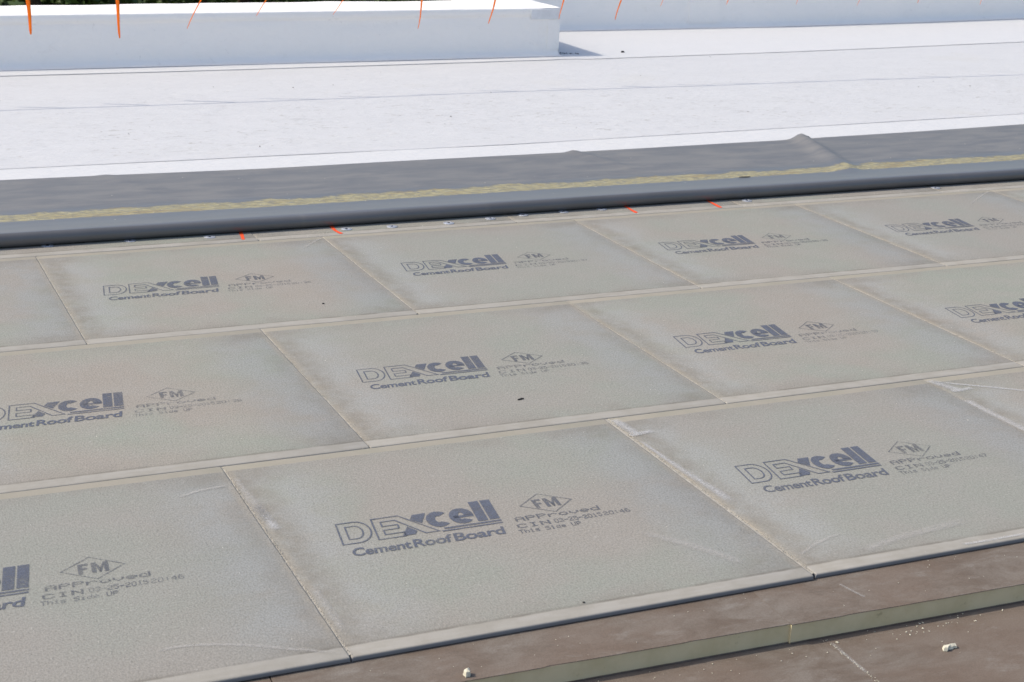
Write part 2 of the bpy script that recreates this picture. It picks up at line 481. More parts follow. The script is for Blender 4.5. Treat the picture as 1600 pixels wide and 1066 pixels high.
UPZ = -0.0133
ang = math.atan2(-0.151 + 0.122, 2.75 - 1.267)
names_up = {-2: None, -1: None}
up = [(-0.390, "brown faced insulation board at the far left of the exposed upper step"),
      (0.838, "brown faced insulation board under the nearest grey boards, left of the open foam joint"),
      (2.062, "brown faced insulation board with green foam edge, right of the open foam joint"),
      (3.288, "brown faced insulation board at the far right end of the exposed step")]
for i, (x0, lb) in enumerate(up):
    yy = -0.1365 + (x0 - 2.06) * math.tan(ang)
    o = obj("insulation_board", insulation_mesh("insulation_board", 11 + i), None, None, (x0, yy - (0.006 if i >= 2 else 0), UPZ - .0005 * (3 - i)), (0, 0, ang))
    tag(o, lb, "insulation board", "insulation boards of the upper layer")
LOZ = UPZ - 0.0520
for i, (x0, lb) in enumerate([(-0.290, "lower brown insulation board at the far left below the foam step"),
                              (0.932, "lower brown insulation board in front of the foam step, left of its joint"),
                              (2.1555, "lower brown insulation board at bottom right carrying the white foam scrap"),
                              (3.378, "lower brown insulation board at the far right below the foam step")]):
    o = obj("insulation_board", insulation_mesh("lower_insulation_board", 31 + i), None, None, (x0, -1.10, LOZ - .0005 * (3 - i)), (0, 0, R(0.25)))
    o.scale = (1, 1, 0.96)
    tag(o, lb, "insulation board", "insulation boards of the lower layer")

# ------------------------------------------------------------------ cement roof boards
def board_mesh(name, seed):
    rg = random.Random(seed)
    T = 0.0125
    prof = [(0.0012, -T), (0.0004, -T + 0.002), (0.0, -0.0050), (0.0006, -0.0026), (0.0018, -0.0011), (0.0040, -0.0003), (0.010, 0.0)]
    ys = lin(0.05, BS - 0.05, 36)
    prof2 = [(BS - 0.011, 0.0), (BS - 0.0045, -0.0003), (BS - 0.0033, -0.0015), (BS - 0.0030, -T)]
    P = prof + [(y, 0.0) for y in ys] + prof2
    V, F = [], []
    cols = [0.0, 0.0006, 0.004, 0.3, 0.6, 0.9, BS - 0.004, BS - 0.0006, BS]
    k = len(cols)
    for j, (y, z) in enumerate(P):
        jl = 0.0003 + 0.0005 * nz(y * 9, seed) + rg.uniform(-0.0003, 0.0004)
        jr = 0.0003 + 0.0005 * nz(y * 9, seed + 9.3) + rg.uniform(-0.0003, 0.0004)
        fj = 0.0011 * nz(seed * 3.1, j * 0.01) if j < 7 else 0
        for c, x in enumerate(cols):
            xx = x
            zz = z
            if c <= 2: xx += jl
            if c >= k - 3: xx -= jr
            if c in (0, k - 1): zz = -T
            elif c in (1, k - 2): zz = z - 0.0006
            if c in (0, k - 1) and z < -0.01: zz = -T
            V.append((xx, y + fj, zz + 0.0006 * nz(x * 2, y * 2, seed) * (1 if z > -0.001 and 2 <= c <= k - 3 else 0)))
    for j in range(len(P) - 1):
        for c in range(k - 1):
            a = j * k + c
            F.append((a, a + 1, a + 1 + k, a + k))
    me = mesh(name, V, F, True)
    me.materials.append(M_BOARD)
    return me

# ---- the print: 2D polygons in board coordinates -------------------------
SH = 0.155
def shear(p, y0=0.558, s=SH):
    return (p[0] + (p[1] - y0) * s, p[1])

class Poly:
    def __init__(self): self.V, self.F = [], []
    def poly(self, pts):
        b = len(self.V); self.V += pts; self.F.append(tuple(range(b, b + len(pts))))
    def quadstrip(self, A, B):
        for i in range(len(A) - 1):
            self.poly([A[i], A[i + 1], B[i + 1], B[i]])
    def stroke(self, pts, w, closed=True):
        n = len(pts)
        L, Rr = [], []
        for i in range(n):
            p = Vector(pts[i])
            a = Vector(pts[i - 1]) if (closed or i > 0) else None
            c = Vector(pts[(i + 1) % n]) if (closed or i < n - 1) else None
            d1 = (p - a).normalized() if a is not None else (c - p).normalized()
            d2 = (c - p).normalized() if c is not None else d1
            n1 = Vector((-d1.y, d1.x)); n2 = Vector((-d2.y, d2.x))
            m = (n1 + n2)
            m = m.normalized() if m.length > 1e-6 else n1
            k = w / 2 / max(0.45, m.dot(n1))
            L.append(tuple(p + m * k)); Rr.append(tuple(p - m * k))
        if closed:
            L.append(L[0]); Rr.append(Rr[0])
        self.quadstrip(L, Rr)
    def build(self, name, fn=lambda p: p, z=0.0011):
        V = [(*fn(p), z) for p in self.V]
        return mesh(name, V, self.F)

def arc(cx, cy, rx, ry, a0, a1, n):
    return [(cx + rx * math.cos(R(a)), cy + ry * math.sin(R(a))) for a in lin(a0, a1, n)]

def logo_mesh():
    g = Poly()
    W = 0.0046
    # outlined D
    g.stroke([(.160, .558), (.160, .684), (.206, .684)] + arc(.206, .621, .040, .063, 78, -78, 11) + [(.206, .558)], W)
    g.stroke([(.181, .583), (.181, .659), (.203, .659)] + arc(.203, .621, .021, .038, 72, -72, 9) + [(.203, .583)], W)
    # outlined E running into the X's long diagonal
    g.stroke([(.257, .558), (.331, .558), (.331, .582), (.279, .582), (.279, .609), (.322, .609), (.322, .632), (.279, .632),
              (.279, .660), (.319, .660), (.386, .558), (.424, .558), (.332, .684), (.257, .684)], W)
    # solid X stroke, above and below the diagonal
    g.poly([(.361, .651), (.372, .677), (.410, .677), (.388, .617)])
    g.poly([(.322, .559), (.358, .559), (.366, .578), (.345, .611)])
    # c
    g.quadstrip(arc(.437, .6285, .034, .0485, 42, 318, 24), arc(.437, .6285, .0085, .0190, 58, 302, 24))
    # e
    g.quadstrip(arc(.503, .6285, .034, .0485, -4, 180, 16), arc(.503, .6285, .0080, .0205, -4, 180, 16))
    g.quadstrip(arc(.503, .6285, .034, .0485, 180, 318, 14), arc(.503, .6285, .0080, .0205, 180, 302, 14))
    g.poly([(.480, .6175), (.5368, .6175), (.5368, .6315), (.480, .6315)])
    # l l
    g.poly([(.5405, .580), (.5695, .580), (.5695, .706), (.5405, .706)])
    g.poly([(.5745, .580), (.6030, .580), (.6030, .706), (.5745, .706)])
    # double underline
    g.poly([(.441, .5635), (.604, .5635), (.604, .5735), (.438, .5735)])
    g.poly([(.433, .5500), (.604, .5500), (.604, .5575), (.430, .5575)])
    return g.build("printed_logo", shear)

def text_poly(txt, x0, x1, y0, capheight, bold=0.0, space=1.0, wordspace=1.0, z=0.0011, sh=0.0, yref=0.0):
    cu = bpy.data.curves.new("tmp_text", 'FONT')
    cu.body = txt
    cu.size = 1.0
    cu.offset = bold
    cu.space_character = space
    cu.space_word = wordspace
    cu.resolution_u = 3
    cu.fill_mode = 'FRONT'
    o = bpy.data.objects.new("tmp_text", cu)
    COL.objects.link(o)
    dg = bpy.context.evaluated_depsgraph_get()
    dg.update()
    me = bpy.data.meshes.new_from_object(o.evaluated_get(dg))
    bpy.data.objects.remove(o)
    xs = [v.co.x for v in me.vertices]; ys = [v.co.y for v in me.vertices]
    ax, bx = min(xs), max(xs)
    ay, by = min(ys), max(ys)
    V = []
    for v in me.vertices:
        X = x0 + (v.co.x - ax) / (bx - ax) * (x1 - x0)
        Y = y0 + (v.co.y - ay) / (by - ay) * capheight
        V.append((X + (Y - yref) * sh, Y, z))
    F = [tuple(p.vertices) for p in me.polygons]
    bpy.data.meshes.remove(me)
    return V, F

def tagline_mesh():
    V, F = [], []
    for word, a, b, h in (("Cement", .1625, .3215, .0465), ("Roof", .3275, .4345, .0475), ("Board", .4400, .5830, .0475)):
        v, f = text_poly(word, a, b, .4835, h, bold=0.023, space=0.95, sh=0.21, yref=.4835)
        k = len(V); V += v; F += [tuple(i + k for i in q) for q in f]
    return mesh("printed_tagline", V, F)

FONT = {
 'A': ["01110","10001","10001","11111","10001","10001","10001"], 'P': ["11110","10001","10001","11110","10000","10000","10000"],
 'r': ["00000","00000","10110","11001","10000","10000","10000"], 'o': ["00000","00000","01110","10001","10001","10001","01110"],
 'v': ["00000","00000","10001","10001","10001","01010","00100"], 'e': ["00000","00000","01110","10001","11111","10000","01110"],
 'd': ["00001","00001","01101","10011","10001","10001","01111"], 'C': ["01110","10001","10000","10000","10000","10001","01110"],
 'I': ["01110","00100","00100","00100","00100","00100","01110"], 'N': ["10001","11001","10101","10101","10011","10001","10001"],
 '0': ["01110","10001","10001","10001","10001","10001","01110"], '1': ["00100","01100","00100","00100","00100","00100","01110"],
 '2': ["01110","10001","00001","00110","01000","10000","11111"], '3': ["01110","10001","00001","00110","00001","10001","01110"],
 '4': ["00010","00110","01010","10010","11111","00010","00010"], '5': ["11111","10000","11110","00001","00001","10001","01110"],
 '6': ["01110","10000","10000","11110","10001","10001","01110"], '7': ["11111","00001","00010","00100","00100","01000","01000"],
 '8': ["01110","10001","10001","01110","10001","10001","01110"], '9': ["01110","10001","10001","01111","00001","00001","01110"],
 '-': ["00000","00000","00000","11111","00000","00000","00000"], ':': ["00000","00100","00100","00000","00100","00100","00000"],
 'T': ["11111","00100","00100","00100","00100","00100","00100"], 'h': ["10000","10000","10110","11001","10001","10001","10001"],
 'i': ["00100","00000","01100","00100","00100","00100","01110"], 's': ["00000","00000","01111","10000","01110","00001","11110"],
 'S': ["01111","10000","10000","01110","00001","00001","11110"], 'U': ["10001","10001","10001","10001","10001","10001","01110"],
 ' ': ["00000"] * 7,
}
def dots(g, txt, x0, x1, y0, h, rg):
    n = len(txt) * 6 - 1
    cw = (x1 - x0) / n
    rh = h / 7
    for ci, ch in enumerate(txt):
        for r, row in enumerate(FONT[ch]):
            c = 0
            while c < 5:
                if row[c] == '1':
                    e = c
                    while e < 4 and row[e + 1] == '1': e += 1
                    X0 = x0 + (ci * 6 + c) * cw - cw * 0.12; X1 = x0 + (ci * 6 + e + 1) * cw + cw * 0.02
                    Y1 = y0 + h - r * rh + rh * 0.12; Y0 = Y1 - rh * 1.2
                    j = rg.uniform(-0.0004, 0.0004)
                    g.poly([(X0, Y0 + j), (X1, Y0 + j), (X1, Y1 + j), (X0, Y1 + j)])
                    c = e + 1
                else: c += 1

def stamp_mesh(t_end, seed):
    rg = random.Random(seed)
    g = Poly()
    dots(g, "APProved", .634, .884, .5435, .0270, rg)
    dots(g, "CIN", .627, .722, .5025, .0250, rg)
    dots(g, "03-25-2015", .735, .876, .5035, .0235, rg)
    dots(g, "20:" + t_end, .882, .962, .5035, .0235, rg)
    dots(g, "This Side UP", .622, .802, .4710, .0215, rg)
    g2 = [(p[0] + (p[1] - .50) * .12, p[1]) for p in g.V]
    return mesh("printed_lettering", [(x, y, 0.0011) for x, y in g2], g.F)

def emblem_mesh():
    g = Poly()
    g.stroke([(.689, .634), (.767, .697), (.843, .633), (.767, .571)], 0.0036)
    V = [(x, y, 0.0011) for x, y in g.V]; F = list(g.F)
    h = Poly()
    w = .0115
    h.poly([(.7300, .606), (.7300 + w, .606), (.7300 + w, .663), (.7300, .663)])
    h.poly([(.7300 + w, .6525), (.7560, .6525), (.7560, .663), (.7300 + w, .663)])
    h.poly([(.7300 + w, .6295), (.7525, .6295), (.7525, .6400), (.7300 + w, .6400)])
    h.poly([(.7625, .606), (.7625 + w, .606), (.7625 + w, .663), (.7625, .663)])
    h.poly([(.7930, .606), (.7930 + w, .606), (.7930 + w, .663), (.7930, .663)])
    h.poly([(.7625 + w, .663), (.7625 + w, .643), (.7815, .606), (.7855, .606), (.7855, .626)])
    h.poly([(.7930, .663), (.7930, .643), (.7855, .606), (.7815, .606), (.7815, .626)])
    k = len(V); V += [(x + (y - .634) * .10, y, 0.0011) for x, y in h.V]; F += [tuple(i + k for i in q) for q in h.F]
    return mesh("approval_emblem", V, F)

ME_LOGO = logo_mesh(); ME_LOGO.materials.append(M_INK)
ME_TAG = tagline_mesh(); ME_TAG.materials.append(M_INK)
ME_EMB = emblem_mesh(); ME_EMB.materials.append(M_INK2)
ME_ST = {}
for i, t in enumerate(("46", "47", "36", "37", "38", "39")):
    ME_ST[t] = stamp_mesh(t, i); ME_ST[t].materials.append(M_INK2)
ME_BOARDS = [board_mesh("cement_board", s) for s in (1.3, 2.7, 4.1, 5.9, 7.7)]

ROW_Y = {'A': (0.0415, (1.2170 - 0.0415) / BS), 'B': (1.2195, 1.0), 'C': (2.4405, 1.0), 'D': (3.6615, 1.0)}
ROW_X = {'A': 1.0270, 'B': 1.4735, 'C': 0.8625, 'D': 1.8060}
STEP = 1.2215
boards = [
 ('A', -1, "46", "grey cement roof board at bottom left with its printed logo cut by the photo edge"),
 ('A', 0, "46", "grey cement roof board in the nearest row with fully visible large logo, bottom centre"),
 ('A', 1, "47", "grey cement roof board in the nearest row with white dust along its left joint"),
 ('A', 2, "47", "grey board at the right end of nearest row with white scuff at its corner"),
 ('B', -1, "38", "grey board in the middle row with its logo cut by the left photo edge"),
 ('B', 0, "36", "grey cement roof board in the middle row carrying the small black chip"),
 ('B', 1, "37", "grey cement roof board in the middle row with whole logo, right of the centre board"),
 ('B', 2, "37", "grey board in the middle row with its logo cut by the right photo edge"),
 ('C', -1, "36", "grey board with no logo in view at the left edge of the farthest printed row"),
 ('C', 0, "36", "grey cement roof board of the farthest printed row with the leftmost logo"),
 ('C', 1, "37", "grey board of the farthest printed row with the second logo from the left"),
 ('C', 2, "38", "grey board of the farthest printed row with the third logo from the left"),
 ('C', 3, "39", "grey cement roof board of the farthest printed row with the rightmost logo"),
 ('C', 4, "39", "grey board at the right edge of the farthest printed row, only a corner in view"),
 ('D', -1, None, "grey board edge tucked under the dark fold at the left photo edge"),
 ('D', 0, None, "grey board edge under the dark fold carrying a cluster of four round metal plates"),
 ('D', 1, None, "grey cement roof board edge under the dark fold between the two right orange marks"),
 ('D', 2, None, "grey cement roof board edge under the dark fold behind the third farthest logo"),
 ('D', 3, None, "grey cement roof board edge under the dark fold at the right photo edge"),
]
rb = random.Random(3)
BOARD = {}
fix = {('A', 1): (0.006, 0.006), ('A', 0): (0.0, 0.001), ('A', 2): (-0.004, 0.003), ('B', 1): (-.001, 0.0)}
for (row, k, tm, lb) in boards:
    y0, sy = ROW_Y[row]
    dx, dyy = fix.get((row, k), (rb.uniform(-.0012, .0012), rb.uniform(-.0008, .0008)))
    o = obj("cement_board", ME_BOARDS[rb.randrange(5)], None, None,
            (ROW_X[row] + k * STEP + dx, y0 + dyy, rb.uniform(-0.0004, 0.0005)), (0, 0, R(rb.uniform(-.03, .03))))
    if row == 'A':
        sy -= dyy / BS
    o.scale = (1.0, sy, 1.0)
    tag(o, lb, "cement board", "cement roof boards laid in staggered rows")
    BOARD[(row, k)] = o
    if tm:
        py = rb.uniform(-.004, .006) + (0.016 if row == 'C' else 0.0) - (0.006 if row == 'B' else 0)
        px = rb.uniform(-.005, .003)
        for nm, me in (("printed_logo", ME_LOGO), ("printed_tagline", ME_TAG), ("approval_emblem", ME_EMB), ("printed_lettering", ME_ST[tm])):
            c = obj(nm, me, None, o, (px, py, 0))
            c.scale.y = 1.0 / sy

# ---- dust smears and scuffs on the boards (parts of the board they lie on)
def ribbon(name, pts, w, z=0.0016):
    """pts: world xy list, w: width or list of widths; UV along/across"""
    V, U, F = [], [], []
    n = len(pts)
    for i, p in enumerate(pts):
        p = Vector(p)
        a = Vector(pts[max(0, i - 1)]); b = Vector(pts[min(n - 1, i + 1)])
        d = (b - a).normalized(); nn = Vector((-d.y, d.x))
        ww = w[i] if isinstance(w, (list, tuple)) else w
        for s, q in ((-1, 0.0), (0, 0.5), (1, 1.0)):
            c = p + nn * ww * 0.5 * s
            V.append((c.x, c.y, z)); U.append((i / (n - 1), q))
    for i in range(n - 1):
        for j in range(2):
            a = i * 3 + j
            F.append((a, a + 3, a + 4, a + 1))
    return mesh(name, V, F, False, U)

def smooth_path(pts, n=24):
    out = []
    m = len(pts)
    for i in range(n):
        t = i / (n - 1) * (m - 1)
        k = min(int(t), m - 2); f = t - k
        p0 = Vector(pts[max(k - 1, 0)]); p1 = Vector(pts[k]); p2 = Vector(pts[k + 1]); p3 = Vector(pts[min(k + 2, m - 1)])
        out.append(tuple(0.5 * ((2 * p1) + (p2 - p0) * f + (2 * p0 - 5 * p1 + 4 * p2 - p3) * f * f + (3 * p1 - p0 - 3 * p2 + p3) * f ** 3)))
    return out

def on_board(key, name, pts, w, mat, z=0.0016):
    o = BOARD[key]
    local = [((p[0] - o.location.x), (p[1] - o.location.y) / o.scale.y) for p in pts]
    return obj(name, ribbon(name, local, w, z), mat, o)

on_board(('A', -1), "curved_scuff", smooth_path([(.620, .210), (.70, .212), (.80, .180), (.90, .125), (1.02, .058)]), 0.022, M_SCUFF)
on_board(('A', 2), "curved_scuff", smooth_path([(3.475, 1.19), (3.545, 1.138), (3.73, 1.006), (3.95, .82)]), 0.024, M_DUST)
on_board(('C', 3), "scuff_line", smooth_path([(5.43, 3.405), (5.60, 3.54), (5.735, 3.63)]), 0.016, M_SCUFF)
on_board(('C', 0), "scuff_line", smooth_path([(1.955, 3.49), (2.02, 3.57), (2.075, 3.633)]), 0.018, M_SCUFF)
on_board(('A', 1), "dust_smear", smooth_path([(2.268, 1.20), (2.274, 1.13), (2.282, 1.05)]), 0.055, M_DUST)
on_board(('A', 1), "dust_smear", smooth_path([(2.250, 1.055), (2.29, 1.062), (2.345, 1.072)]), 0.040, M_DUST, 0.0020)
on_board(('A', 1), "dust_smear", smooth_path([(2.262, 1.02), (2.266, .90), (2.272, .75), (2.285, .60), (2.29, .50)]), [.015 + .04 * (i / 23) for i in range(24)], M_DUST)
on_board(('A', 2), "dust_smear", smooth_path([(3.478, 1.20), (3.50, 1.13), (3.52, 1.06)]), 0.060, M_DUST)
on_board(('A', 2), "dust_smear", smooth_path([(3.48, 1.075), (3.53, 1.08), (3.58, 1.085)]), 0.035, M_DUST, 0.0020)
on_board(('A', 2), "dust_smear", smooth_path([(3.475, 1.0), (3.474, .85), (3.48, .60)]), 0.05, M_DUST)
on_board(('A', 0), "dust_smear", smooth_path([(1.040, 1.12), (1.042, 1.0), (1.046, .80)]), [.03] * 12 + [.05] * 12, M_SCUFF)
on_board(('A', 0), "dust_smear", smooth_path([(1.045, .92), (1.05, .82), (1.055, .74)]), 0.045, M_DUST)
on_board(('A', 0), "dust_smear", smooth_path([(1.044, .40), (1.046, .28), (1.046, .15)]), 0.035, M_SCUFF)
on_board(('A', 1), "scuff_line", smooth_path([(2.28, .155), (2.36, .20), (2.46, .235)]), 0.02, M_SCUFF)
on_board(('A', 1), "scuff_line", smooth_path([(2.45, .12), (2.60, .16), (2.85, .19)]), 0.05, M_SCUFF)
on_board(('A', 0), "scuff_line", smooth_path([(1.95, .42), (2.05, .28), (2.12, .15)]), 0.05, M_SCUFF)
on_board(('A', 1), "scuff_line", smooth_path([(2.72, .066), (2.82, .064), (2.95, .066)]), 0.020, M_DUST)
on_board(('A', -1), "scuff_line", smooth_path([(.86, 1.03), (.93, 1.06), (1.01, 1.07)]), 0.02, M_SCUFF)

# ---- crumbs of board material along the joints: uncountable
def chip(V, F, x, y, z, s, rg):
    b = len(V)
    a = rg.uniform(0, 6.28)
    pts = []
    for i in range(4):
        an = a + i * 1.57 + rg.uniform(-.4, .4)
        r = s * rg.uniform(.6, 1.2)
        pts.append((x + r * math.cos(an), y + r * math.sin(an)))
    V += [(px, py, z) for px, py in pts] + [(x + rg.uniform(-.3, .3) * s, y + rg.uniform(-.3, .3) * s, z + s * rg.uniform(.4, .9))]
    for i in range(4): F.append((b + i, b + (i + 1) % 4, b + 4))

rc = random.Random(21)
# fine dust packed into the side joints
V, F = [], []
for row, ks in (('A', range(-1, 4)), ('B', range(-1, 4)), ('C', range(-1, 6)), ('D', range(-1, 5))):
    y0, sy = ROW_Y[row]
    for k in ks:
        x = ROW_X[row] + k * STEP
        pts = lin(y0 + .012, y0 + sy * BS - .004, 60)
        b = len(V)
        for y in pts:
            h = -0.0011 + 0.0006 * nz(x * 7, y * 40)
            for d in (-.006, .006): V.append((x + d, y, h))
        for i in range(59): F.append((b + 2 * i, b + 2 * i + 1, b + 2 * i + 3, b + 2 * i + 2))
tag(obj("joint_dust", mesh("joint_dust", V, F), M_JOINT), "pale dust packed into the joints between grey boards", "dust", kind="stuff")
V, F = [], []
def joint_line(x, y0, y1, dens, smin=.0006, smax=.0018, spread=.0016):
    y = y0
    while y < y1:
        d = dens * (0.35 + 1.3 * max(0, 0.5 + nz(x * 3, y * 4)))
        y += rc.expovariate(d)
        chip(V, F, x + rc.gauss(0, spread), y, 0.0002, rc.uniform(smin, smax), rc)
for row in 'ABC':
    y0, sy = ROW_Y[row]
    for k in range(0 if row != 'C' else 0, 6):
        x = ROW_X[row] + k * STEP + (0.0035 if (row, k) == ('A', 1) else 0)
        if row == 'A': joint_line(x, y0 + .01, y0 + sy * BS - .01, 520, .0006, .0021, .0022)
        else: joint_line(x, y0 + .01, y0 + sy * BS - .01, 330, .0006, .0017, .0012)
for k in range(0, 5):
    joint_line(ROW_X['D'] + k * STEP, 3.665, 3.80, 300)
for y0 in (1.2185, 2.4395):       # the long joints hold a few crumbs as well
    x = -0.3
    while x < 6.5:
        x += rc.expovariate(26)
        chip(V, F, x, y0 + rc.gauss(0, .0015), 0.0, rc.uniform(.0006, .0016), rc)
tag(obj("joint_crumbs", mesh("joint_crumbs", V, F), M_JOINT), "pale cement crumbs caught along the joints between grey boards", "crumbs", kind="stuff")
V, F = [], []
for i in range(900):
    x = rc.uniform(0.0, 5.5); y = rc.uniform(0.06, 3.6)
    chip(V, F, x, y, 0.0003, rc.uniform(.0006, .0016) * (1.6 if rc.random() < .05 else 1), rc)
for i in range(170):
    x = rc.uniform(0.9, 5.8); y = 3.66 + abs(rc.gauss(0, .06))
    chip(V, F, x, min(y, 3.8), 0.0003, rc.uniform(.001, .0026), rc)
tag(obj("scattered_grit", mesh("scattered_grit", V, F), M_CRUMB), "tiny pale grit scattered over the grey boards", "grit", kind="stuff")
V, F = [], []
LT = LOZ + 0.0006
for i in range(110):
    x = rc.uniform(1.0, 3.3)
    y = -0.145 - 0.02 * (x - 2.06) - abs(rc.gauss(0, .05)) if rc.random() < .7 else rc.uniform(-.7, -.15)
    chip(V, F, x, y, LT, rc.uniform(.0008, .0026) * (1.9 if rc.random() < .08 else 1), rc)
for i in range(20):     # cluster near the step, right of the joint
    x = rc.gauss(2.42, .07); y = -0.185 + rc.gauss(0, .014)
    chip(V, F, x, y, LT, rc.uniform(.0010, .0038), rc)
for i in range(50):
    x = rc.uniform(0.9, 3.2); y = rc.uniform(-.11, .04)
    chip(V, F, x, y, UPZ + .0003, rc.uniform(.0007, .0022), rc)
x = 2.1555
for i in range(130):
    y = rc.uniform(-.6, -.15)
    chip(V, F, 2.1555 + rc.gauss(0, .002) + .0044 * (y + .3), y, LT, rc.uniform(.0007, .0018), rc)
tag(obj("foam_crumbs", mesh("foam_crumbs", V, F), M_FOAMBIT), "pale foam crumbs strewn over the brown insulation", "crumbs", kind="stuff")

# ---- single scraps
def scrap(name, pts, h, mat, loc, rot, label, cat, seed):
    rg = random.Random(seed)
    n = len(pts)
    V = [(x, y, 0.0) for x, y in pts] + [(x * .86 + rg.uniform(-.001, .001), y * .86 + rg.uniform(-.001, .001), h * rg.uniform(.55, 1.1)) for x, y in pts]
    cx = sum(p[0] for p in pts) / n; cy = sum(p[1] for p in pts) / n
    V.append((cx, cy, h * 1.15))
    F = [tuple(reversed(range(n)))]
    for i in range(n):
        j = (i + 1) % n
        F.append((i, j, n + j, n + i)); F.append((n + i, n + j, 2 * n))
    o = obj(name, mesh(name, V, F), mat, None, loc, rot)
    return tag(o, label, cat)

scrap("foam_scrap", [(-.021, -.010), (-.012, -.013), (-.004, -.006), (.006, -.006), (.013, -.002), (.021, -.003), (.023, .006), (.017, .013), (.008, .014), (.004, .008), (-.006, .006), (-.016, .004)],
      .009, M_FOAMBIT, (2.412, -.292, LT), (0, 0, R(-8)), "torn white foam scrap lying on brown insulation at bottom right", "foam scrap", 5)
scrap("foam_scrap", [(-.009, -.007), (.001, -.010), (.008, -.004), (.009, .005), (.002, .008), (-.006, .006)],
      .014, M_FOAMBIT, (1.246, -.098, UPZ), (0, 0, R(20)), "small pale foam lump on the edge of the brown step at bottom centre", "foam scrap", 6)
scrap("dark_chip", [(-.014, -.003), (-.004, -.004), (.004, -.002), (.011, -.001), (.015, .004), (.007, .006), (.0, .002), (-.009, .0015)],
      .003, M_DARKBIT, (2.066, 1.459, .0008), (0, 0, R(5)), "small black chip lying below the logo of the centre board", "debris chip", 7)
scrap("dark_chip", [(-.005, -.003), (.004, -.003), (.005, .002), (-.003, .003)],
      .003, M_DARKBIT, (1.781, 2.668, .0008), (0, 0, 0), "tiny dark chip on the board with the leftmost far logo", "debris chip", 8)
scrap("dark_chip", [(-.0028, -.002), (.0025, -.002), (.003, .002), (-.002, .0025)],
      .002, M_DARKBIT, (1.63, .104, .0008), (0, 0, 0), "tiny dark chip near the front edge of the nearest board", "debris chip", 9)
scrap("dark_chip", [(-.018, -.006), (.010, -.010), (.020, .004), (.002, .012), (-.014, .007)],
      .012, M_DARKBIT, (6.16, 8.66, .0125), (0, 0, R(10)), "small dark chip on white roofing beside the parapet corner shadow", "debris chip", 10)
scrap("dark_chip", [(-.038, -.002), (.020, -.005), (.036, .001), (.024, .006), (-.020, .003)],
      .003, M_SPLINT, (4.555, 4.16, .0275), (0, 0, R(-4)), "thin dark splinter lying on the yellow glue stripe", "debris chip", 11)

# thin pale scratch on the brown step
obj_s = on_scr = None
def facer_scratch(name, pts, w, z, parent):
    o = obj(name, ribbon(name, [tuple(parent.matrix_world.inverted() @ Vector((*p, z)))[:2] for p in pts], w, 0.0012), M_SCUFF, parent)
    return o
bpy.context.view_layer.update()
ins = [o for o in bpy.data.objects if o.name.startswith("insulation_board")]
facer_scratch("scratch", smooth_path([(2.295, .005), (2.304, -.04), (2.315, -.085)], 8), 0.012, UPZ, ins[2])
facer_scratch("scratch", smooth_path([(2.160, -.165), (2.157, -.25), (2.155, -.33)], 8), 0.016, LOZ, ins[6])

# ------------------------------------------------------------------ round fastener plates with screws
def plate_mesh():
    V, F = [], []
    n = 28
    prof = [(.0255, 0.0), (.0255, .0008), (.0235, .0014), (.0205, .0010), (.0180, .0010), (.0160, .0024), (.0125, .0028), (.0100, .0012), (.0070, .0008), (0.0042, .0008)]
    for i in range(n):
        a = 2 * math.pi * i / n
        for r, z in prof: V.append((r * math.cos(a), r * math.sin(a), z))
    k = len(prof)
    for i in range(n):
        for j in range(k - 1):
            a = i * k + j; b = ((i + 1) % n) * k + j
            F.append((a, b, b + 1, a + 1))
    return mesh("plate", V, F, True)
def screw_mesh():
    V, F = [], []
    n = 14
    prof = [(.0058, .0009), (.0058, .0026), (.0046, .0036), (.0022, .0040), (.0014, .0024)]
    for i in range(n):
        a = 2 * math.pi * i / n
        for r, z in prof: V.append((r * math.cos(a), r * math.sin(a), z))
    k = len(prof)
    for i in range(n):
        for j in range(k - 1):
            a = i * k + j; b = ((i + 1) % n) * k + j
            F.append((a, b, b + 1, a + 1))
    F.append(tuple(i * k + k - 1 for i in range(n)))
    return mesh("screw_head", V, F, True)
ME_PLATE = plate_mesh(); ME_SCREW = screw_mesh()
plates = [(0.931, 3.812, "first round metal fastener plate from the left, mostly hidden under the fold"),
          (1.274, 3.803, "second round metal fastener plate from the left, barely showing under the fold"),
          (1.613, 3.776, "third round metal plate from the left, just left of the leftmost orange mark"),
          (2.228, 3.752, "round metal plate touching the second orange mark from the left"),
          (2.441, 3.742, "round metal plate with dark screw, next right of the one touching orange paint"),
          (2.714, 3.734, "most exposed round metal plate with dark screw, left of the short joint"),
          (2.935, 3.766, "round metal plate half under the fold, just left of the short joint"),
          (3.112, 3.790, "round metal plate peeking out just right of the short joint"),
          (3.327, 3.797, "round metal plate showing a thin sliver left of the third orange mark"),
          (3.531, 3.798, "round metal plate sliver nearest to the third orange mark"),
          (4.334, 3.776, "round metal plate half under the fold right of the rightmost orange mark"),
          (5.494, 3.775, "rightmost round metal plate sliver among white crumbs under the fold")]
for i, (x, y, lb) in enumerate(plates):
    e = bpy.data.objects.new("fastener_plate", None)
    COL.objects.link(e)
    e.empty_display_size = .02
    e.location = (x, y, 0.0010); e.rotation_euler = (R(rb.uniform(-1, 1)), R(rb.uniform(-1, 1)), rb.uniform(0, 6))
    tag(e, lb, "fastener plate", "round metal fastener plates along the fold")
    obj("plate", ME_PLATE, M_STEEL, e); obj("screw_head", ME_SCREW, M_SCREW, e)

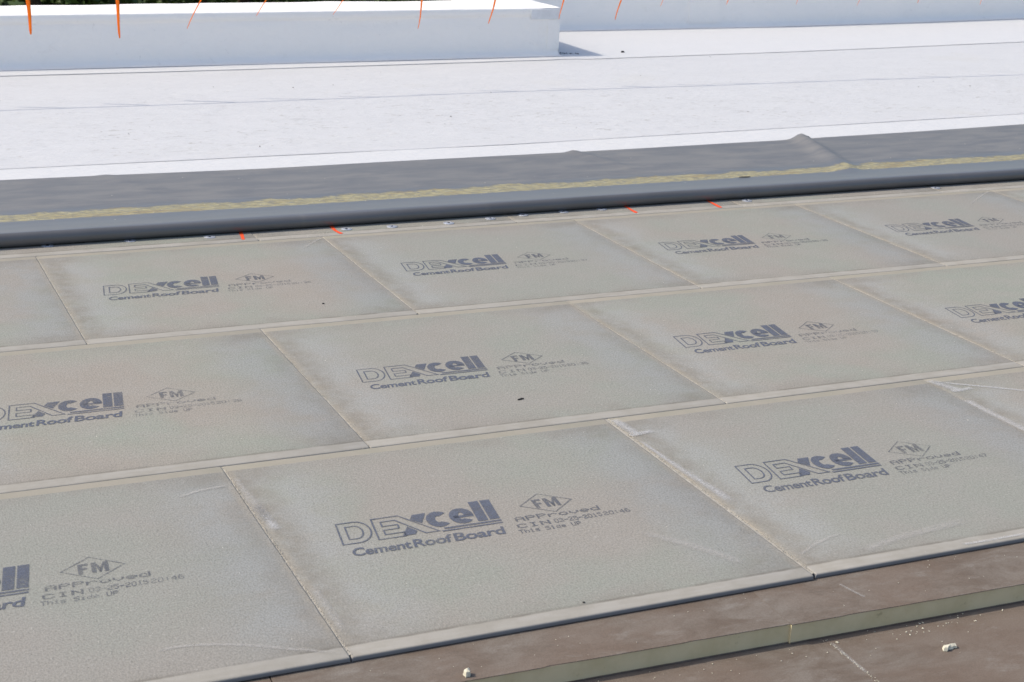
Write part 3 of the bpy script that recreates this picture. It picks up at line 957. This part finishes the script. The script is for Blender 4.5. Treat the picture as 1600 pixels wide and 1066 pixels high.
# orange paint marks
for i, (a, m, b, w, lb) in enumerate([
    ((1.768, 3.86), (1.752, 3.76), (1.740, 3.692), .017, "leftmost short orange paint mark on the boards below the dark fold"),
    ((2.185, 3.86), (2.172, 3.75), (2.181, 3.676), .019, "orange paint mark beside a metal plate, second from the left"),
    ((3.676, 3.86), (3.668, 3.76), (3.662, 3.684), .018, "third orange paint mark from the left, below the small membrane wrinkle"),
    ((4.140, 3.86), (4.130, 3.75), (4.122, 3.672), .020, "rightmost orange paint mark below the dark fold")]):
    pts = smooth_path([a, m, b], 14)
    me = ribbon("orange_paint_mark", pts, [w * (0.9 + .12 * math.sin(j * .5 + i)) * (0.6 if j in (0, 13) else 1) for j in range(14)], 0.0016)
    tag(obj("orange_paint_mark", me, M_PAINT), lb, "paint mark", "orange paint marks by the fold")

# ------------------------------------------------------------------ membrane folded back on itself
EDGE = [(-3, 5.09), (.9, 5.078), (2.17, 5.040), (3.62, 5.043), (5.3, 5.062), (7.32, 5.180), (10, 5.34)]
def warp(x, y):
    e = interp(x, EDGE) - 5.05
    f = max(0.0, min(1.0, (y - 3.9) / 1.15))
    return y + e * f + 0.006 * nz(x * .9, 3.3) * (1 - f)

arcp = [(3.826 - .0290 * math.cos(R(a)), .0320 + .0290 * math.sin(R(a))) for a in lin(-90, 78, 17)]
PROF = [(4.60, .0030), (4.2, .0030), (3.93, .0030)] + arcp + [(3.842, .0608), (3.862, .0588), (3.895, .0532), (3.945, .0450), (4.005, .0368), (4.065, .0312), (4.10, .0288)] \
     + [(y, .0285 - .014 * ((y - 4.10) / .95) ** .7) for y in lin(4.15, 5.05, 30)]
NA = 3 + len(arcp)
ridge_spec = [(5.52, 5.16, 5.19, 4.02, .034, .068), (3.97, 5.08, 4.10, 4.45, .012, .045), (1.42, 5.0, 1.60, 4.3, .004, .05)]
def ridge_h(x, y):
    h = 0
    for (xa, ya, xb, yb, H, w) in ridge_spec:
        t = (ya - y) / (ya - yb)
        if t < -0.15 or t > 1.15: continue
        tt = max(0, min(1, t))
        xc = xa + (xb - xa) * t + .012 * math.sin(t * 5)
        fall = (1 - tt) ** .6 * .75 + .25
        if t > .85: fall *= max(0, (1.15 - t) / .3)
        ww = w * (0.75 + .35 * tt)
        d = (x - xc) / ww
        h += H * fall * math.exp(-abs(d) ** (2.6 if d > 0 else 2.0) * (1.0 if d < 0 else 1.5))
    return h
def fold_pt(x, j):
    y, z = PROF[j]
    Y = warp(x, y)
    Z = z
    if j >= NA:
        Z += ridge_h(x, Y) + .0022 * nz(x * 1.3, Y * 2.5) * min(1, (y - 3.86) * 6)
        Z += .0035 * max(0, nz(x * .8, 7.7)) * max(0, (y - 4.7) / .35)
    elif j >= 3:
        Z *= 1 + .10 * nz(x * .7, 1.1)
    return (x, Y, Z)
xs = lin(-3.0, 10.0, 521)
nP = len(PROF)
V, F, U = [], [], []
for x in xs:
    for j in range(nP):
        V.append(fold_pt(x, j)); U.append((x, PROF[j][0] if j >= NA else 3.85))
    a = V[-1]
    V.append((a[0], a[1] + .0006, a[2] - .0016)); U.append((x, 5.05))
    V.append((a[0], a[1] - .05, a[2] - .0030)); U.append((x, 5.0))
k = nP + 2
for i in range(len(xs) - 1):
    for j in range(k - 1):
        a = i * k + j
        F.append((a, a + 1, a + 1 + k, a + k))
root = bpy.data.objects.new("folded_membrane", None)
COL.objects.link(root)
root.location = (3.5, 4.4, 0)
tag(root, "dark grey underside of a roofing sheet folded back, with rounded fold and yellow glue stripe", "roof membrane")
bpy.context.view_layer.update()
def child_world(o, parent):
    o.parent = parent
    o.matrix_parent_inverse = Matrix.Translation(-Vector(parent.location))
    return o
child_world(obj("grey_underside", mesh("grey_underside", V, F, True, U), M_GREY), root)
# white upper side of the same sheet, running back under the next sheet
W1 = [(-3, 5.39), (.93, 5.375), (3.75, 5.372), (7.6, 5.55), (10, 5.68)]
me = grid(lin(-3, 10, 131), lin(0, 1, 12), lambda x, t: (x, 4.5 + t * (interp(x, W1) + .08 - 4.5), .0038 + .0012 * nz(x * 1.5, t * 3) * (0 if t < .2 else 1)), name="white_side")
child_world(obj("white_side", me, M_WHITE_CLEAN), root)

# crumbs on the grey sheet
V, F = [], []
for i in range(150):
    x = rc.uniform(.6, 7.5); y = rc.uniform(3.95, 4.95)
    if rc.random() < .6: y = rc.gauss(4.22, .08)
    if y < 3.9: continue
    z = .0285 - .014 * (max(0, y - 4.1) / .95) ** .7 + ridge_h(x, y) + .002 + (0.003 if y < 4.1 else 0)
    chip(V, F, x, warp(x, y), z, rc.uniform(.0012, .0032), rc)
tag(obj("glue_crumbs", mesh("glue_crumbs", V, F), M_CRUMB), "pale specks of dried glue scattered on the dark grey sheet", "crumbs", kind="stuff")

# ------------------------------------------------------------------ white field sheets (3 m wide rolls, lapped)
S3 = [(-4, 8.36), (1.3, 8.33), (3.05, 8.33), (5.08, 8.39), (5.75, 8.38), (7.4, 8.46), (10.3, 8.70), (16, 9.1)]
def creases(x, y):
    z = 0
    # a crumpled spot near the left photo edge
    dx, dy = x - 1.03, y - 5.62
    e = math.exp(-(dx * dx) / .02 - (dy * dy) / .03)
    z += .012 * e * (nz(x * 16, y * 6) + .4 * nz(x * 30, y * 12))
    return z
def field_mesh():
    xs = lin(-3.5, 16, 261)
    V, F, U = [], [], []
    rows = [(0, -.0032), (0.0006, -.0004), (.004, 0)] + [(t, 0) for t in lin(.02, 1, 50)]
    for x in xs:
        y0 = interp(x, W1) + .003 * nz(x * 2, 5); y1 = interp(x, S3) + .07
        for t, dz in rows:
            y = y0 + t * (y1 - y0)
            V.append((x, y, .0070 + dz * .7 + .0016 * nz(x * 1.1, y * 1.6) + .0008 * nz(x * 4, y * 5) * (t > .03) + creases(x, y)))
    k = len(rows)
    for i in range(len(xs) - 1):
        for j in range(k - 1):
            a = i * k + j
            F.append((a, a + k, a + k + 1, a + 1))
    return mesh("field_sheet", V, F, True)
tag(obj("white_membrane_sheet", field_mesh(), M_WHITE), "wide white roofing sheet crossed by the thin shadow of the warning line", "roof membrane")

def rear_mesh():
    # sheet lapped over the field sheet and running to the parapets
    xs = lin(-3.5, 16, 261)
    V, F = [], []
    rows = [(0, -.0030), (0.0012, -.0004), (.006, 0)] + [(t, 0) for t in lin(.03, 1, 26)]
    for x in xs:
        y0 = interp(x, S3) + .004 * nz(x * 2, 9) + (.03 * math.exp(-((x - 5.55) / .12) ** 2))
        y1 = 8.74 if x < 5.45 else 10.6
        for t, dz in rows:
            y = y0 + t * (y1 - y0)
            V.append((x, y, .0125 + dz + .0016 * nz(x * 1.1, y * 1.6)))
    k = len(rows)
    for i in range(len(xs) - 1):
        for j in range(k - 1):
            a = i * k + j
            F.append((a, a + k, a + k + 1, a + 1))
    return mesh("rear_sheet", V, F, True)
tag(obj("white_membrane_sheet", rear_mesh(), M_WHITE_CLEAN), "white roofing sheet strip along the foot of the parapets", "roof membrane")

# ------------------------------------------------------------------ parapets wrapped in white membrane
PH = 0.376
def wall_strip(name, path, h, thick, cove=.045, step=.06, rim=True):
    """membrane-covered wall following a plan path; face on the right hand side of travel is the visible front"""
    # densify the path
    P = []
    for (a, b) in zip(path, path[1:]):
        a = Vector(a); b = Vector(b)
        n = max(2, int((b - a).length / step))
        for i in range(n): P.append(a + (b - a) * i / n)
    P.append(Vector(path[-1]))
    prof = [(-.10, .0145), (-cove, .0150)] + [(-cove + cove * math.sin(R(a)), .015 + cove - cove * math.cos(R(a))) for a in (15, 30, 45, 60, 75, 90)] \
         + [(0, z) for z in lin(.10, h - .075, 6)] + [(0, h - .062), (-.0035, h - .060), (-.004, h - .03), (-.004, h - .010), (.0, h - .002), (.008, h)] \
         + [(d, h) for d in lin(.05, thick - .05, 4)] + [(thick - .008, h), (thick, h - .006), (thick, h - .1), (thick, -.6)]
    V, F = [], []
    n = len(P)
    for i, p in enumerate(P):
        d1 = (p - P[i - 1]).normalized() if i else (P[1] - p).normalized()
        d2 = (P[i + 1] - p).normalized() if i < n - 1 else d1
        n1 = Vector((-d1.y, d1.x)); n2 = Vector((-d2.y, d2.x))
        m = (n1 + n2).normalized()
        m = m / max(.5, m.dot(n1))
        for (o, z) in prof:
            q = p + m * o
            w = 0
            if 0.05 < z < h - .07:
                w = (.0045 + (.006 if z > .22 else 0)) * nz(q.x * 1.2 + q.y, z * 14, 2.2) * min(1, (z - .05) * 8)
            zz = z
            if z > h - .05 and o > 0.01:
                zz += .007 * nz(q.x * 2.2, q.y * 2.2, 4) - .004 * max(0, nz(q.x * 3.1, 8)) * (o > thick * .6)
            V.append((q.x - m.x * w, q.y - m.y * w, zz))
    k = len(prof)
    for i in range(n - 1):
        for j in range(k - 1):
            a = i * k + j
            F.append((a, a + k, a + k + 1, a + 1))
    return mesh(name, V, F, True)

def crease_sharp(me, ang=50):
    pass

left_e = bpy.data.objects.new("parapet_wall", None); COL.objects.link(left_e)
left_e.location = (3.0, 8.7, 0)
tag(left_e, "low white membrane covered parapet at left ending in a corner that casts a blue shadow", "parapet wall")
child_world(obj("membrane_covering", wall_strip("left_parapet", [(-3.5, 8.638), (5.575, 8.642)], PH, .570), M_WALL), left_e)
# end face / return wall at the inside corner
def return_mesh():
    V, F = [], []
    ys = lin(8.640, 10.1, 30)
    zs = [.0140] + lin(.02, PH - .012, 8) + [PH - .003, PH]
    xf = [5.610, 5.5815] + [5.578] * 7 + [5.576, 5.568]
    for y in ys:
        for x, z in zip(xf, zs):
            V.append((x + .003 * nz(y * 2, z * 9) * (z > .05) * (y > 8.69), y, z))
        V.append((5.44, y, PH + .0005)); V.append((5.40, y, PH - .006)); V.append((5.40, y, -.6))
    k = len(zs) + 3
    for i in range(len(ys) - 1):
        for j in range(k - 1):
            a = i * k + j
            F.append((a, a + k, a + k + 1, a + 1))
    return mesh("return_wall", V, F, True)
child_world(obj("return_face", return_mesh(), M_WALL), left_e)
# lap patch at the top of the corner and a vertical lap
def patch(name, x0, x1, z0, z1, y, th=.003):
    return box_mesh(name, x0, x1, y - th, y + .004, z0, z1)
child_world(obj("corner_patch", patch("corner_patch", 5.33, 5.5765, PH - .085, PH - .012, 8.6355, .0035), M_PATCH), left_e)
child_world(obj("vertical_lap", patch("vertical_lap", 5.475, 5.5763, .055, PH - .09, 8.6385, .0028), M_WALL), left_e)
FAR = [(5.35, 10.07), (6.2, 10.06), (8.3, 10.06), (9.9, 10.16), (11.5, 10.32), (13.5, 10.55), (16, 10.84)]
far_e = bpy.data.objects.new("parapet_wall", None); COL.objects.link(far_e)
far_e.location = (9, 10.2, 0)
tag(far_e, "set back white parapet wall at upper right running out of the photo", "parapet wall")
child_world(obj("membrane_covering", wall_strip("far_parapet", FAR, PH + .004, .315), M_WALL), far_e)
child_world(obj("vertical_lap", box_mesh("vertical_lap", 7.55, 7.88, 10.0485, 10.07, .06, PH - .07), M_WALL), far_e)

# leaf litter in the corner shadow
V, F = [], []
for i in range(26):
    t = rc.random()
    chip(V, F, 5.60 + t * .16 + rc.gauss(0, .01), 8.72 - t * .08 + rc.gauss(0, .02), .0135, rc.uniform(.003, .010), rc)
tag(obj("corner_litter", mesh("corner_litter", V, F), M_DARKBIT), "dark litter gathered in the shadow at the parapet corner", "litter", kind="stuff")
V, F = [], []
for i in range(34):
    x = rc.uniform(1.2, 9.5); y = rc.uniform(5.5, 8.6)
    chip(V, F, x, y, .0105, rc.uniform(.002, .007), rc)
tag(obj("roof_specks", mesh("roof_specks", V, F), M_SPLINT), "small dark specks on the white roofing", "specks", kind="stuff")

# ------------------------------------------------------------------ warning line with orange streamers
wl = bpy.data.objects.new("warning_line", None); COL.objects.link(wl)
wl.location = (4.5, 7.23, 0.0)
tag(wl, "warning rope above the white roof with orange streamers hanging into the top of the photo", "warning line")
streams = [((1.374, 0.420), (1.362, 0.627), 0.0200),
           ((1.909, 0.387), (1.898, 0.622), 0.0190),
           ((2.332, 0.439), (2.430, 0.617), 0.0100),
           ((2.780, 0.512), (2.886, 0.612), 0.0100),
           ((3.293, 0.514), (3.381, 0.607), 0.0080),
           ((3.888, 0.412), (3.917, 0.602), 0.0140),
           ((4.399, 0.438), (4.441, 0.597), 0.0125),
           ((4.929, 0.461), (4.952, 0.592), 0.0175),
           ((5.368, 0.450), (5.405, 0.587), 0.0120),
           ((5.725, 0.553), (5.749, 0.584), 0.0130),
           ((6.267, 0.561), (6.292, 0.579), 0.0120),
           ((6.864, 0.554), (6.879, 0.573), 0.0120),
           ((7.406, 0.539), (7.431, 0.567), 0.0130),
           ((7.963, 0.552), (7.973, 0.562), 0.0120),
           ((8.56, .52), (8.58, .60), .0140), ((.84, .44), (.85, .63), .0160)]
def rope_z(x): return .70 + .025 * math.sin(x * 1.1) + .006 * math.sin(x * 7.3) + .004 * ((x - 4.5) ** 2) * .5
def rope_y(x): return 7.300 + .010 * math.sin(x * 2.1)
for i, (tip, top, w) in enumerate(streams):
    if tip[0] > 5.6 and tip[0] < 8.2:
        tip = (tip[0], tip[1] - .014)
    zr = rope_z(top[0])
    t = (zr - tip[1]) / max(.02, (top[1] - tip[1]))
    t = min(t, 3.2)
    xr = tip[0] + (top[0] - tip[0]) * t
    xr = tip[0] + max(-.12, min(.14, xr - tip[0]))
    zr = rope_z(xr)
    V, F = [], []
    n = 14
    tw = rc.uniform(.15, .5)
    for j in range(n):
        f = j / (n - 1)
        z = zr + (tip[1] - zr) * f
        x = xr + (tip[0] - xr) * f + .006 * math.sin(f * 3 + i) * f * (1 - f) * 4
        y = rope_y(xr) + (7.30 - rope_y(xr)) * f
        ww = w * (1.65 - .65 * f) * (1 if f < .93 else .6)
        a = tw + .5 * f
        for s in (-1, 0, 1):
            V.append((x + s * ww / 2 * math.cos(a) , y + s * ww / 2 * math.sin(a) + (0.15 * ww if s == 0 else 0), z))
    for j in range(n - 1):
        for c in range(2):
            a = j * 3 + c
            F.append((a, a + 1, a + 4, a + 3))
    me = mesh("streamer", V, F, True)
    o = child_world(obj("streamer", me, M_STREAM), wl)
    so = o.modifiers.new("thick", 'SOLIDIFY'); so.thickness = .0012
def tube(name, pts, r, n=8):
    V, F = [], []
    m = len(pts)
    for i, p in enumerate(pts):
        p = Vector(p)
        d = (Vector(pts[min(i + 1, m - 1)]) - Vector(pts[max(i - 1, 0)])).normalized()
        up = Vector((0, 0, 1)) if abs(d.z) < .9 else Vector((1, 0, 0))
        u = d.cross(up).normalized(); v = u.cross(d)
        for j in range(n):
            a = 2 * math.pi * j / n
            V.append(tuple(p + r * (math.cos(a) * u + math.sin(a) * v)))
    for i in range(m - 1):
        for j in range(n):
            a = i * n + j; b = i * n + (j + 1) % n
            F.append((a, b, b + n, a + n))
    F.append(tuple(range(n - 1, -1, -1))); F.append(tuple((m - 1) * n + j for j in range(n)))
    return mesh(name, V, F, True)
XA, XB = -1.6, 11.6
child_world(obj("rope", tube("rope", [(x, rope_y(x), rope_z(x)) for x in lin(XA, XB, 160)], .0090), M_ROPE), wl)
for x in (XA, XB):
    e = bpy.data.objects.new("warning_line_stand", None); COL.objects.link(e)
    e.location = (x, rope_y(x), .012)
    tag(e, "stand holding the %s end of the warning rope" % ("left" if x < 0 else "right"), "stand", "stands of the warning line")
    obj("post", tube("post", [(0, 0, 0.02), (0, 0, rope_z(x) + .06)], .014, 12), M_STAND, e)
    obj("base", tube("base", [(0, 0, .002), (0, 0, .02), (0, 0, .03)], .19, 28), M_STEEL, e)

# ------------------------------------------------------------------ trees beyond the roof
def crown_mesh(name, seed, rx, rz, nl):
    rg = random.Random(seed)
    V, F = [], []
    lobes = []
    for i in range(16):
        a = rg.uniform(0, 6.28); b = rg.uniform(-.9, 1.0)
        rr = math.sqrt(max(0, 1 - b * b)) * rg.uniform(.45, .8)
        lobes.append((rx * rr * math.cos(a), rx * rr * math.sin(a), rz * b * .75, rg.uniform(.28, .45) * rx))
    for i in range(nl):
        L = lobes[rg.randrange(len(lobes))]
        d = Vector((rg.gauss(0, 1), rg.gauss(0, 1), rg.gauss(0, 1))).normalized() * L[3] * rg.uniform(.55, 1.05)
        c = Vector(L[:3]) + d
        s = rg.uniform(.05, .13)
        u = Vector((rg.gauss(0, 1), rg.gauss(0, 1), rg.gauss(0, .6))).normalized()
        w = u.cross(Vector((rg.gauss(0, 1), rg.gauss(0, 1), rg.gauss(0, 1)))).normalized()
        b = len(V)
        V += [tuple(c - u * s), tuple(c + w * s * .5), tuple(c + u * s), tuple(c - w * s * .5)]
        F.append((b, b + 1, b + 2, b + 3))
    return mesh(name, V, F)
CR = [crown_mesh("crown", 5, 2.3, 2.6, 7000), crown_mesh("crown", 9, 2.0, 3.0, 7000), crown_mesh("crown", 14, 2.5, 2.3, 7000)]
def trunk_mesh():
    V, F = [], []
    def limb(a, b, r0, r1):
        n = 8
        k = len(V)
        a = Vector(a); b = Vector(b); d = (b - a).normalized()
        u = d.cross(Vector((.3, 1, .2))).normalized(); v = u.cross(d)
        for p, r in ((a, r0), ((a + b) / 2 + u * .06, (r0 + r1) / 2), (b, r1)):
            for j in range(n):
                t = 6.2832 * j / n
                V.append(tuple(p + r * (math.cos(t) * u + math.sin(t) * v)))
        for i in range(2):
            for j in range(n):
                F.append((k + i * n + j, k + i * n + (j + 1) % n, k + (i + 1) * n + (j + 1) % n, k + (i + 1) * n + j))
    limb((0, 0, 0), (0, 0, 2.6), .20, .14)
    limb((0, 0, 2.4), (1.0, .3, 4.6), .10, .03); limb((0, 0, 2.5), (-.9, .5, 4.8), .10, .03); limb((0, 0, 2.5), (.1, -.6, 5.4), .11, .03)
    return mesh("trunk", V, F, True)
TR = trunk_mesh()
spots = [(0.5, 27, 0), (4.2, 26, 1), (7.8, 27.5, 2), (11.4, 26.5, 0), (15.2, 27.5, 1), (19, 27, 2), (2.4, 33, 2), (6.6, 32, 0), (10.6, 33.5, 1), (14.8, 33, 2), (18.6, 33, 0)]
ordn = ["first", "second", "third", "fourth", "fifth", "sixth"]
for i, (x, y, c) in enumerate(spots):
    e = bpy.data.objects.new("leafy_tree", None); COL.objects.link(e)
    e.location = (x, y, GZ); e.rotation_euler = (0, 0, rb.uniform(0, 6)); s = rb.uniform(.92, 1.12); e.scale = (s, s, s)
    tag(e, "dark green tree beyond the left parapet, %s from the left in the %s row" % (ordn[i] if i < 6 else ordn[i - 6], "nearer" if i < 6 else "farther"), "tree", "trees beyond the parapet")
    obj("trunk", TR, M_BARK, e); obj("crown", CR[c], M_LEAF, e, (0, 0, 4.0))
